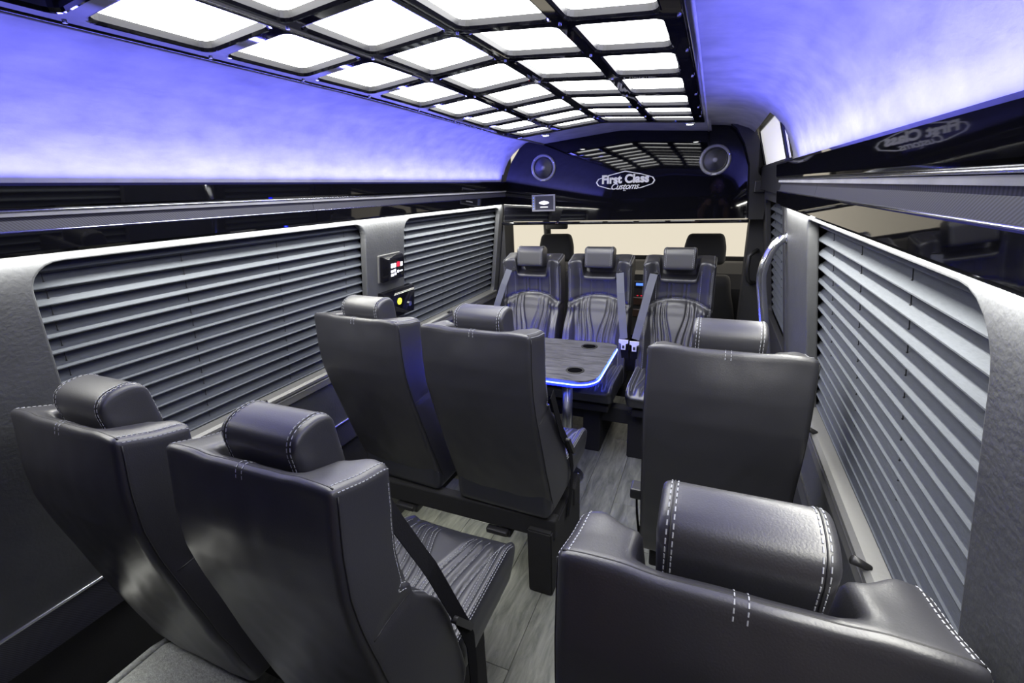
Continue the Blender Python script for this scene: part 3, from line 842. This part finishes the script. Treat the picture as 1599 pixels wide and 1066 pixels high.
base('seat_base','black carpeted rail and pedestal carrying the left middle seats',-.86,.125,1.285,[(.025,.118,1.262,1.66),(-.80,-.70,1.32,1.66)],[(-.525,1.29),(-.105,1.29)],zt=-1.127,depth=.045)
base('seat_base','black carpeted base under the right middle seat',.45,.80,1.29,[(.50,.60,1.30,1.66)],[],zt=-1.127,depth=.045)
base('seat_base','black carpeted pedestals carrying the three front seats',-.66,.58,2.58,[(-.035,.062,2.30,2.70),(.215,.31,2.30,2.70),(-.60,-.50,2.3,2.7)],[],zt=-1.167,rail_h=.05,face=-1)
base('seat_base','dark carpeted base under the left rear seats',-.74,.045,.55,[(-.01,.05,.62,.86)],[],zt=-1.167,rail_h=.05,depth=.06)
base('seat_base','dark carpeted base under the right rear seat',.44,.78,.55,[(.50,.60,.60,.88)],[],zt=-1.167,rail_h=.05,depth=.06)
# carpeted wheel box behind the rear seats
t=thing('wheel_box','grey carpeted wheel box with a welted edge behind the left rear seats','wheel box',(-.52,.0,0))
bm=bevelled(-.225,.32,-.62,.495,0,E-1.135,.03,4); obj('cover',bm,M['carpet2'],t,True)
bm=bmesh.new(); tube(bm,[(-.232,-.62,E-1.148),(-.232,.45,E-1.148),(-.222,.487,E-1.148)],.010,10); obj('welt',bm,M['carpet2'],t,True)

# ------------------------------------------------------------------ table
t=thing('table','grey wood-grain table with glowing blue edge between middle and front rows','table',(.02,2.12,0)); 
def corner_outline(ins=0):
    return rrect(-.80+ins-.02,.140-ins-.02,1.815+ins-2.12,2.372-ins-2.12,(.10,.055,.01,.01),8)
zt=E-.81
bm=bmesh.new(); prism(bm,corner_outline(0),'z',zt-.008,zt); obj('tabletop',bm,M['table'],t)
bm=bmesh.new(); prism(bm,corner_outline(.003),'z',zt-.034,zt-.009); obj('edge_band',bm,M['ledglow'],t)
out=corner_outline(-.0005); k=len(out)
i0=0
path=[Vector((p[0],p[1],zt-.019)) for p in out]
bm=bmesh.new(); seg=[p for p in path if p.x>-.775]
seg=sorted(seg,key=lambda p:0)  # already runs round the aisle end
tube(bm,[Vector((-.75,out[0][1],zt-.019))]+seg+[Vector((-.75,seg[-1].y,zt-.019))],.0028,6); obj('led_strip',bm,M['led'],t)
bm=bmesh.new(); prism(bm,corner_outline(.012),'z',zt-.040,zt-.034); obj('underside',bm,M['satin'],t)
for (x,y) in ((.000,2.285),(.018,1.935),(-.45,2.285),(-.45,1.935)):
    bm=bmesh.new(); lathe(bm,[(.043,.0),(.043,.003),(.036,.0035),(.034,.0012),(.034,-.0005)],28)
    c=obj('cup_holder',bm,M['plastic'],t,True); c.location=(x-.02,y-2.12,zt)
    bm=bmesh.new(); lathe(bm,[(.0335,.0005),(.0335,.0013)],24); obj('well',bm,M['well'],c)  # flat disc, its near-black colour paints the shade inside the cup hole
px,py=-.045,2.02
bm=bmesh.new(); lathe(bm,[(.026,.01),(.026,E-.84)],24,Matrix.Translation((px-.02,py-2.12,0))); obj('pole',bm,M['steel'],t,True)
bm=bmesh.new(); lathe(bm,[(.085,.0),(.085,.006),(.078,.011),(.03,.014),(.03,.02)],32,Matrix.Translation((px-.02,py-2.12,0))); bp=obj('base_plate',bm,M['steel'],t,True)
bm=bmesh.new()
for i in range(6):
    a=i*math.pi/3+.4; lathe(bm,[(.006,.010),(.006,.0145)],8,Matrix.Translation((px-.02+.06*math.cos(a),py-2.12+.06*math.sin(a),0)))
obj('bolts',bm,M['chrome'],bp)['kind']='stuff'

# ------------------------------------------------------------------ header over the cab opening
t=thing('header_panel','glossy black bulkhead header above the cab opening, facing the cabin','panel',(0,3.0,E-.215)); iv=Vector((0,3.0,E-.215))
Hp=[(-.775,-.205),(.735,-.205),(.728,-.05),(.705,.08),(.668,.19),(.625,.265),(.56,.315),(.47,.338),(.2,.350),(-.2,.350),(-.45,.342),(-.57,.31),(-.65,.255),(-.71,.175),(-.745,.09),(-.775,-.02)]
def yhead(z): return 2.985+.03*(z+.2)     # leans away a little at the top
vs=[];fs=[];NX=28;NZ=16
bm=bmesh.new()
prism(bm,[(p[0]-iv.x,E+p[1]-iv.z) for p in Hp],'y',0,.05)
for v in bm.verts: v.co.y += yhead(v.co.z+iv.z-E)-3.0
obj('board',bm,M['gloss'],t)
# side frame on the door side, and the lip underneath
bm=bmesh.new(); prism(bm,[(.728,E-.205-iv.z),(.80,E-.205-iv.z),(.80,E-.04-iv.z),(.748,E+.04-iv.z),(.740,E+.19-iv.z),(.70,E+.285-iv.z),(.62,E+.335-iv.z),(.47,E+.352-iv.z),(.47,E+.336-iv.z),(.56,E+.312-iv.z),(.625,E+.262-iv.z),(.668,E+.188-iv.z),(.705,E+.08-iv.z)],'y',-.10,.05); obj('side_frame',bm,M['satin'],t)
obj('lip',bevelled(-.785,.735,-.045,.03,-.012,.006,.005,2),M['gloss'],t)
bm=bmesh.new(); tube(bm,[(-.785,-.040,-.001),(.735,-.040,-.001)],.003,8); obj('lip_bead',bm,M['chrome'],t,True)
obj('latch',bevelled(.735,.79,-.13,-.09,E-.065-iv.z,E-.005-iv.z,.006,2),M['plastic'],t)
# badge on the header
yf_=yhead(.02)-.0006
bt=thing('badge','white outlined hexagonal badge reading First Class Customs on the black header','badge',(.035,yf_,E+.022))
FR=Matrix(((1,0,0,0),(0,0,-1,0),(0,1,0,0),(0,0,0,1)))
def hexa(w_,h_,n=8):
    # soft hexagon: curved edges
    pts=[]
    K=[(-w_,0),(-w_*.93,h_*.32),(-w_*.55,h_*.66),(0,h_),(w_*.55,h_*.66),(w_*.93,h_*.32),(w_,0),(w_*.93,-h_*.32),(w_*.55,-h_*.66),(0,-h_),(-w_*.55,-h_*.66),(-w_*.93,-h_*.32)]
    return K
curve_panel('outline',hexa(.178,.062),[hexa(.170,.056)],.0012,0,M['white'],FR,bt)
text('lettering','First Class',.066,M['white'],FR@Matrix.Translation((0,.013,.001)),bt,off=.003,sp=1.02)
text('script','Customs',.050,M['white'],FR@Matrix.Translation((-.004,-.029,.0014)),bt,shear=.45,off=.0006,sp=.92)
text('small_print','inc.',.013,M['white'],FR@Matrix.Translation((.0,-.0505,.001)),bt)
# speakers
def speaker(x,z,r,label):
    y=yhead(z)-.001
    t=thing('speaker',label,'speaker',(x,y,E+z),0,'header speakers'); R_=Matrix.Rotation(math.pi/2,4,'X')
    bm=bmesh.new(); lathe(bm,[(r,0),(r,.006),(r*.97,.011),(r*.84,.012),(r*.80,.006)],40,R_); obj('rim',bm,M['ring'],t,True)
    bm=bmesh.new(); lathe(bm,[(r*.80,.003),(r*.79,.008),(r*.72,.0105),(r*.68,.006)],40,R_); obj('surround',bm,M['plastic'],t,True)
    bm=bmesh.new(); lathe(bm,[(r*.69,.007),(r*.20,.0035),(r*.17,.0036)],40,R_); obj('cone',bm,M['grayp'],t,True)
    bm=bmesh.new(); lathe(bm,[(r*.18,.003),(r*.17,.010),(r*.10,.0125)],24,R_); obj('tweeter',bm,M['ring'],t,True)
    for a in (20,140,260):
        bm=bmesh.new(); lathe(bm,[(.004,.012),(.004,.014)],8,R_@Matrix.Translation((r*.91*math.cos(math.radians(a)),r*.91*math.sin(math.radians(a)),0))); obj('screw',bm,M['chrome'],t)
    bm=bevelled(-.014,.014,-.014,-.010,-r*.96,-r*.86,.001,1); obj('name_tab',bm,M['white'],t)
speaker(-.487,.127,.083,'round grey speaker at the upper left of the black header')
speaker(.530,.115,.083,'round grey speaker at the upper right of the black header')
t=thing('display','small touch display with a white logo low on the left of the header','screen',(-.487,yhead(-.09),E-.090))
obj('bezel',bevelled(-.080,.080,-.012,.002,-.053,.053,.003),M['ring'],t)
obj('screen',bevelled(-.056,.070,-.0135,-.011,-.042,.044,.001,1),M['screen'],t)
curve_panel('logo',hexa(.035,.013),[],.001,0,M['screenw'],Matrix.Translation((.006,-.0142,.002))@FR,t)
bm=bmesh.new()
for i in range(5): lathe(bm,[(.003,-.0135),(.003,-.0125)],8,Matrix.Translation((-.067,0,-.034+.017*i))@Matrix.Rotation(-math.pi/2,4,'X'))
for f in bm.faces: pass
bm.transform(Matrix.Translation((0,-.026,0))) if False else None
obj('buttons',bm,M['screenb'],t)['kind']='stuff'
bm=bmesh.new()
for i in range(5): box(bm,-.0695,-.0655,-.0136,-.0120,-.036+.017*i,-.031+.017*i)
obj('button_lights',bm,M['screenb'],t)['kind']='stuff'
bm=bmesh.new(); box(bm,-.02,.032,-.0142,-.0132,-.028,-.022); obj('caption_bar',bm,M['screenw'],t)

# ------------------------------------------------------------------ control box and switch box on the left pillar
def wallbox(name,label,y0,y1,z0,z1,d,m):
    F=wall_frame(-1,0); c=F@Vector(((y0+y1)/2,(vz(z0)+vz(z1))/2,0)); t=thing(name,label,'control panel',c); L_=Matrix.Translation(-c)@F
    hy,hv_=(y1-y0)/2,(vz(z1)-vz(z0))/2; cy,cv_=(y0+y1)/2,(vz(z0)+vz(z1))/2
    bm=bmesh.new()
    O=[(cy-hy,cv_-hv_),(cy+hy,cv_-hv_),(cy+hy,cv_+hv_),(cy-hy,cv_+hv_)]
    a=[bm.verts.new((p[0],p[1],-.006)) for p in O]; b_=[bm.verts.new((p[0],p[1],d*.55)) for p in O]
    c_=[bm.verts.new((cy+(p[0]-cy)*.80,cv_+(p[1]-cv_)*.82,d)) for p in O]
    for A,B in ((a,b_),(b_,c_)):
        for i in range(4): bm.faces.new((A[i],A[(i+1)%4],B[(i+1)%4],B[i]))
    bm.faces.new(c_); bm.faces.new(a[::-1]); bm.transform(L_); bmesh.ops.bevel(bm,geom=bm.edges[:],offset=.002,segments=2,affect='EDGES'); bmesh.ops.recalc_face_normals(bm,faces=bm.faces[:])
    obj('case',bm,m,t)
    return t,L_,cy,cv_,hy,hv_
t,L_,cy,cv_,hy,hv_=wallbox('climate_control','black wedge-shaped touch control with red and white icons on the left pillar',1.665,1.815,-.375,-.260,.045,M['gloss'])
obj('back_plate',(lambda bm:(bm.transform(L_),bmesh.ops.recalc_face_normals(bm,faces=bm.faces[:]),bm)[2])(bevelled(cy-hy-.008,cy+hy+.002,cv_-hv_-.004,cv_+hv_+.006,-.006,.010,.002)),M['sill'],t)
def icon(y,v,a,b_,m,nm,d=.0455):
    bm=bmesh.new(); box(bm,y-a,y+a,v-b_,v+b_,d,d+.001); bm.transform(L_); bmesh.ops.recalc_face_normals(bm,faces=bm.faces[:]); obj(nm,bm,m,t)
sx=cy+.004
for i,(yy,vv,a,b_,m_) in enumerate(((-.038,.018,.008,.010,'screenw'),(-.018,.018,.009,.010,'screenw'),(.008,.020,.010,.011,'red'),(.032,.018,.008,.010,'screenw'),(-.038,-.008,.008,.006,'screenw'),(-.018,-.006,.008,.006,'screenw'),(-.036,-.025,.010,.006,'screenw'),(-.014,-.022,.007,.006,'screenw'),(.006,-.014,.006,.006,'screenw'),(.028,-.014,.012,.003,'screenw'))):
    icon(sx+yy,cv_+vv,a,b_,M[m_],'icon')
t,L_,cy,cv_,hy,hv_=wallbox('switch_box','black switch box with a glowing yellow light low on the left pillar',1.655,1.90,-.56,-.425,.050,M['gloss'])
bm=bmesh.new(); lathe(bm,[(.016,.0505),(.016,.053),(.011,.054)],20,L_@Matrix.Translation((cy-.025,cv_+.018,0))); obj('round_light',bm,M['yellow'],t)
bm=bmesh.new(); lathe(bm,[(.012,.0505),(.012,.056)],16,L_@Matrix.Translation((cy+.055,cv_-.012,0))); obj('socket_ring',bm,M['chrome'],t)

# ------------------------------------------------------------------ cab
o=struct(obj('wall_studio',(lambda bm:(box(bm,-9,9,9,9.1,-1.2,6),bm)[1])(bmesh.new()),M['cream']))
# cab shell : side walls, roof, floor, windscreen pillars
for sg in (-1,1):
    bm=bmesh.new(); box(bm,*sorted((sg*.99,sg*1.03)),3.1,5.2,-.2,E-.72); struct(obj('wall_cab_%s'%('left' if sg<0 else 'right'),bm,M['cab']))
    bm=bmesh.new(); tube(bm,[(sg*.98,4.55,E-.72),(sg*.86,4.05,E+.30)],.035,8); struct(obj('trim_cab_pillar_%s'%('left' if sg<0 else 'right'),bm,M['cab'],sm=True))
    bm=bmesh.new(); box(bm,*sorted((sg*(.745 if sg>0 else .80),sg*1.03)),3.04,3.20,-.1,E+.34); struct(obj('trim_cab_bulkhead_%s'%('left' if sg<0 else 'right'),bm,M['dark']))
bm=bmesh.new(); box(bm,-1.03,1.03,3.05,4.25,E+.33,E+.36); struct(obj('ceiling_cab',bm,M['cab']))
bm=bmesh.new(); box(bm,-1.03,1.03,3.05,5.2,-.22,-.18); struct(obj('floor_cab',bm,M['cab']))
bm=bmesh.new(); box(bm,-1.03,1.03,5.15,5.2,-.2,E-.72); struct(obj('wall_cab_front',bm,M['cab']))
pyo=pyobj('window_1',[(-.96,4.62,E-.74),(.96,4.62,E-.74),(.82,4.02,E+.31),(-.82,4.02,E+.31)],[(0,1,2,3)],M['glass']); struct(pyo)
t=thing('dashboard','dark dashboard with a centre console seen between the front seats','dashboard',(0,4.3,0))
bm=bmesh.new(); prism(bm,[(-.42,.30),(-.40,E-.80),(-.30,E-.70),(.0,E-.66),(.40,E-.70),(.83,E-.76),(.83,.30)],'x',-.97,.97); obj('dash_top',bm,M['cab'],t)
bm=bmesh.new(); prism(bm,[(-.52,.25),(-.50,E-.78),(-.44,E-.70),(-.30,E-.69),(-.30,.25)],'x',-.02,.34); obj('console',bm,M['plastic'],t)
for z,m_ in ((-.90,'wooddk'),(-1.00,'wooddk')):
    obj('drawer',bevelled(.0,.32,-.535,-.51,E+z-.035,E+z+.03,.006),M[m_],t)
obj('radio',bevelled(.0,.32,-.530,-.50,E-.79,E-.74,.004),M['plastic'],t)
obj('radio_display',bevelled(.02,.10,-.533,-.529,E-.775,E-.755,.001,1),M['screenb'],t)
bm=bmesh.new()
for i in range(6): box(bm,.03+.03*i,.042+.03*i,-.539,-.535,E-.86,E-.853)
obj('red_buttons',bm,M['red'],t)['kind']='stuff'
def cab_seat(x,y,label):
    t=thing('car_seat',label,'seat',(x,y,0),0,'cab seats')
    def wp(X,Y,Z): 
        k=1-.22*sstep(.0,.33,Z); return Vector((X*k,Y-.18*(Z+.35)/.7*-1*-1*.6,Z))
    v_,f_=rbox(.235,.07,.36,.05,10,4,16,wp); pyobj('backrest',v_,f_,M['cab'],t,True).location=(0,0,E-.98)
    v_,f_=rbox(.135,.045,.105,.035,8,4,6,lambda X,Y,Z:Vector((X*(1-.12*sstep(0,.1,Z)),Y,Z))); pyobj('headrest',v_,f_,M['cab'],t,True).location=(0,-.13,E-.44)
    v_,f_=rbox(.24,.25,.07,.04,8,8,4); pyobj('cushion',v_,f_,M['cab'],t,True).location=(0,.25,E-1.38)
    for s in (-.05,.05):
        bm=bmesh.new(); tube(bm,[(s,-.12,E-.66),(s,-.13,E-.52)],.007,8); obj('post',bm,M['steel'],t,True)
cab_seat(-.555,3.60,'black cab seat seen through the opening, left headrest')
cab_seat(.515,3.60,'black cab seat seen through the opening, right headrest')
t=thing('rear_view_mirror','black rear view mirror hanging at the top of the windscreen','mirror',(-.72,4.0,E-.30))
obj('housing',bevelled(-.10,.10,-.02,.02,-.045,.035,.015,3),M['plastic'],t,True)
bm=bmesh.new(); tube(bm,[(0,.0,.03),(0,.06,.35)],.012,8); obj('stalk',bm,M['plastic'],t,True)
t=thing('cab_grab_handle','black plastic grab handle on the cab pillar beside the chrome handle','handle',(.775,2.99,E-.49))
bm=bmesh.new(); tube(bm,[(.03,.06,.10),(.01,.0,.10),(-.015,-.01,.075),(-.018,-.01,.0),(-.008,-.01,-.065),(.015,.0,-.085),(.035,.06,-.09)],.012,10); obj('grip',bm,M['plastic'],t,True)

# ------------------------------------------------------------------ photographer perched at the back (mirrored in the black header)
bk=thing('luggage_locker','black carpeted luggage locker across the back of the van','locker',(.25,-.58,0))
obj('box',bevelled(-.22,.52,-.15,.13,0,E-.575,.01),M['carpet'],bk); obj('lid',bevelled(-.225,.525,-.155,.135,E-.574,E-.56,.004),M['satin'],bk)
def skin(name,verts,edges,radii,m,parent,root=0):
    me=bpy.data.meshes.new(name); me.from_pydata(verts,edges,[]); o=bpy.data.objects.new(name,me); C.objects.link(o)
    md=o.modifiers.new('s','SKIN'); md.use_smooth_shade=True; sb=o.modifiers.new('b','SUBSURF'); sb.levels=2; sb.render_levels=2
    for i,r in enumerate(radii): me.skin_vertices[0].data[i].radius=(r,r)
    me.skin_vertices[0].data[root].use_root=True
    dg=bpy.context.evaluated_depsgraph_get(); m2=bpy.data.meshes.new_from_object(o.evaluated_get(dg)); bpy.data.objects.remove(o)
    m2.materials.clear(); smooth(m2); return link(name,m2,m,parent)
sk=mat('skin',(.42,.25,.18),.55); tee=mat('navy_tee',(.012,.014,.022),.9); kh=mat('khaki_cotton',(.30,.25,.17),.9,bump=.3,bscale=90); hair=mat('brown_hair',(.03,.02,.015),.8)
pe=thing('person','person in a dark tee and khaki shorts perched behind the rear seats holding a camera','person',(.56,-.50,E-.50)); pb=Vector((.56,-.50,E-.50))
def V_(*p): return (p[0]-pb.x,p[1]-pb.y,E+p[2]-pb.z)
# joints (x,y,height relative to the lens)
pelvis=(.56,-.53,-.42); spine=(.56,-.55,-.24); chest=(.56,-.53,-.08); neck=(.56,-.50,.045); head0=(.56,-.48,.09)
body=[pelvis,spine,chest,neck,head0,
 (.40,-.52,-.02),(.40,-.38,-.22),(.43,-.17,-.075),(.46,-.12,-.05),
 (.68,-.52,-.02),(.69,-.38,-.22),(.68,-.17,-.075),(.64,-.12,-.05),
 (.47,-.50,-.43),(.36,-.16,-.40),(.34,-.20,-.80),(.33,-.08,-.86),
 (.65,-.50,-.43),(.78,-.16,-.40),(.80,-.20,-.80),(.81,-.08,-.86)]
ed=[(0,1),(1,2),(2,3),(3,4),(2,5),(5,6),(6,7),(7,8),(2,9),(9,10),(10,11),(11,12),(0,13),(13,14),(14,15),(15,16),(0,17),(17,18),(18,19),(19,20)]
ra=[.12,.115,.13,.052,.05,.052,.040,.028,.026,.052,.040,.028,.026,.085,.055,.038,.03,.085,.055,.038,.03]
skin('body',[V_(*p) for p in body],ed,ra,sk,pe)
T=[pelvis,spine,chest,(.56,-.505,.01),(.40,-.52,-.02),(.40,-.44,-.14),(.68,-.52,-.02),(.685,-.44,-.14)]
skin('shirt',[V_(*p) for p in T],[(0,1),(1,2),(2,3),(2,4),(4,5),(2,6),(6,7)],[.135,.130,.145,.07,.068,.060,.068,.060],tee,pe)
skin('shorts',[V_(*p) for p in (pelvis,(.47,-.50,-.43),(.375,-.22,-.405),(.65,-.50,-.43),(.765,-.22,-.405))],[(0,1),(1,2),(0,3),(3,4)],[.14,.10,.078,.10,.078],kh,pe)
v_,f_=rbox(.072,.092,.112,.06,6,6,8,lambda X,Y,Z:Vector((X*(1-.25*sstep(0,-.11,Z)),Y,Z))); hd=pyobj('head',v_,f_,sk,pe,True); hd.location=V_(.56,-.455,.15)
v_,f_=rbox(.079,.098,.065,.055,6,6,6); q=pyobj('hair',v_,f_,hair,hd,True); q.location=(0,-.012,.065)
bm=bmesh.new(); tube(bm,[(0,.088,.01),(0,.106,-.022),(0,.090,-.032)],[.008,.014,.010],8); obj('nose',bm,sk,hd,True)
for s_ in (-1,1):
    v_,f_=rbox(.012,.008,.008,.007,2,2,2); q=pyobj('eye',v_,f_,M['white'],hd,True); q.location=(s_*.030,.088,.005)
    v_,f_=rbox(.008,.016,.028,.008,2,2,2); q=pyobj('ear',v_,f_,sk,hd,True); q.location=(s_*.076,-.005,-.005)
v_,f_=rbox(.024,.006,.006,.005,3,2,2); q=pyobj('mouth',v_,f_,mat('lips',(.3,.12,.1),.6),hd,True); q.location=(0,.088,-.058)
for s_,hx in ((-1,.46),(1,.64)):
    vs_=[V_(hx,-.12,-.05),V_(hx+s_*-.01,-.09,-.035)]; ed_=[(0,1)]; rr_=[.024,.022]
    for k in range(4):
        b0=len(vs_); z0=-.015-.018*k; L_f=(.045,.05,.047,.038)[k]
        vs_+=[V_(hx-s_*.004,-.080,z0),V_(hx-s_*(.004+L_f*.5),-.062,z0),V_(hx-s_*(.004+L_f),-.066,z0-.002)]; ed_+=[(1,b0),(b0,b0+1),(b0+1,b0+2)]; rr_+=[.0095,.0085,.007]
    b0=len(vs_); vs_+=[V_(hx-s_*.012,-.115,-.02),V_(hx-s_*.034,-.122,-.015)]; ed_+=[(1,b0),(b0,b0+1)]; rr_+=[.010,.009]
    skin('hand',vs_,ed_,rr_,sk,pe)
cm=thing('photo_camera','black photo camera with a short wide lens on a thin monopod','camera',(.5495,-.085,E+.02)); 
cm.rotation_euler=(-PITCH,0,YAW)
obj('camera_body',bevelled(-.065,.065,-.035,.015,-.05,.035,.01,3),M['plastic'],cm); obj('prism_hump',bevelled(-.025,.025,-.03,.012,.03,.06,.008,2),M['plastic'],cm)
bm=bmesh.new(); lathe(bm,[(.034,-.012),(.034,-.05),(.030,-.052)],24,Matrix.Rotation(math.pi/2,4,'X')); obj('lens_barrel',bm,M['plastic'],cm,True)
mp=thing('monopod','thin black monopod under the photo camera behind the seats','tripod',(.56,-.11,0))
bm=bmesh.new(); tube(bm,[(0,0,.0),(0,0,.6),(0,0,E-.055)],[.012,.016,.020],12); obj('column',bm,M['plastic'],mp,True)
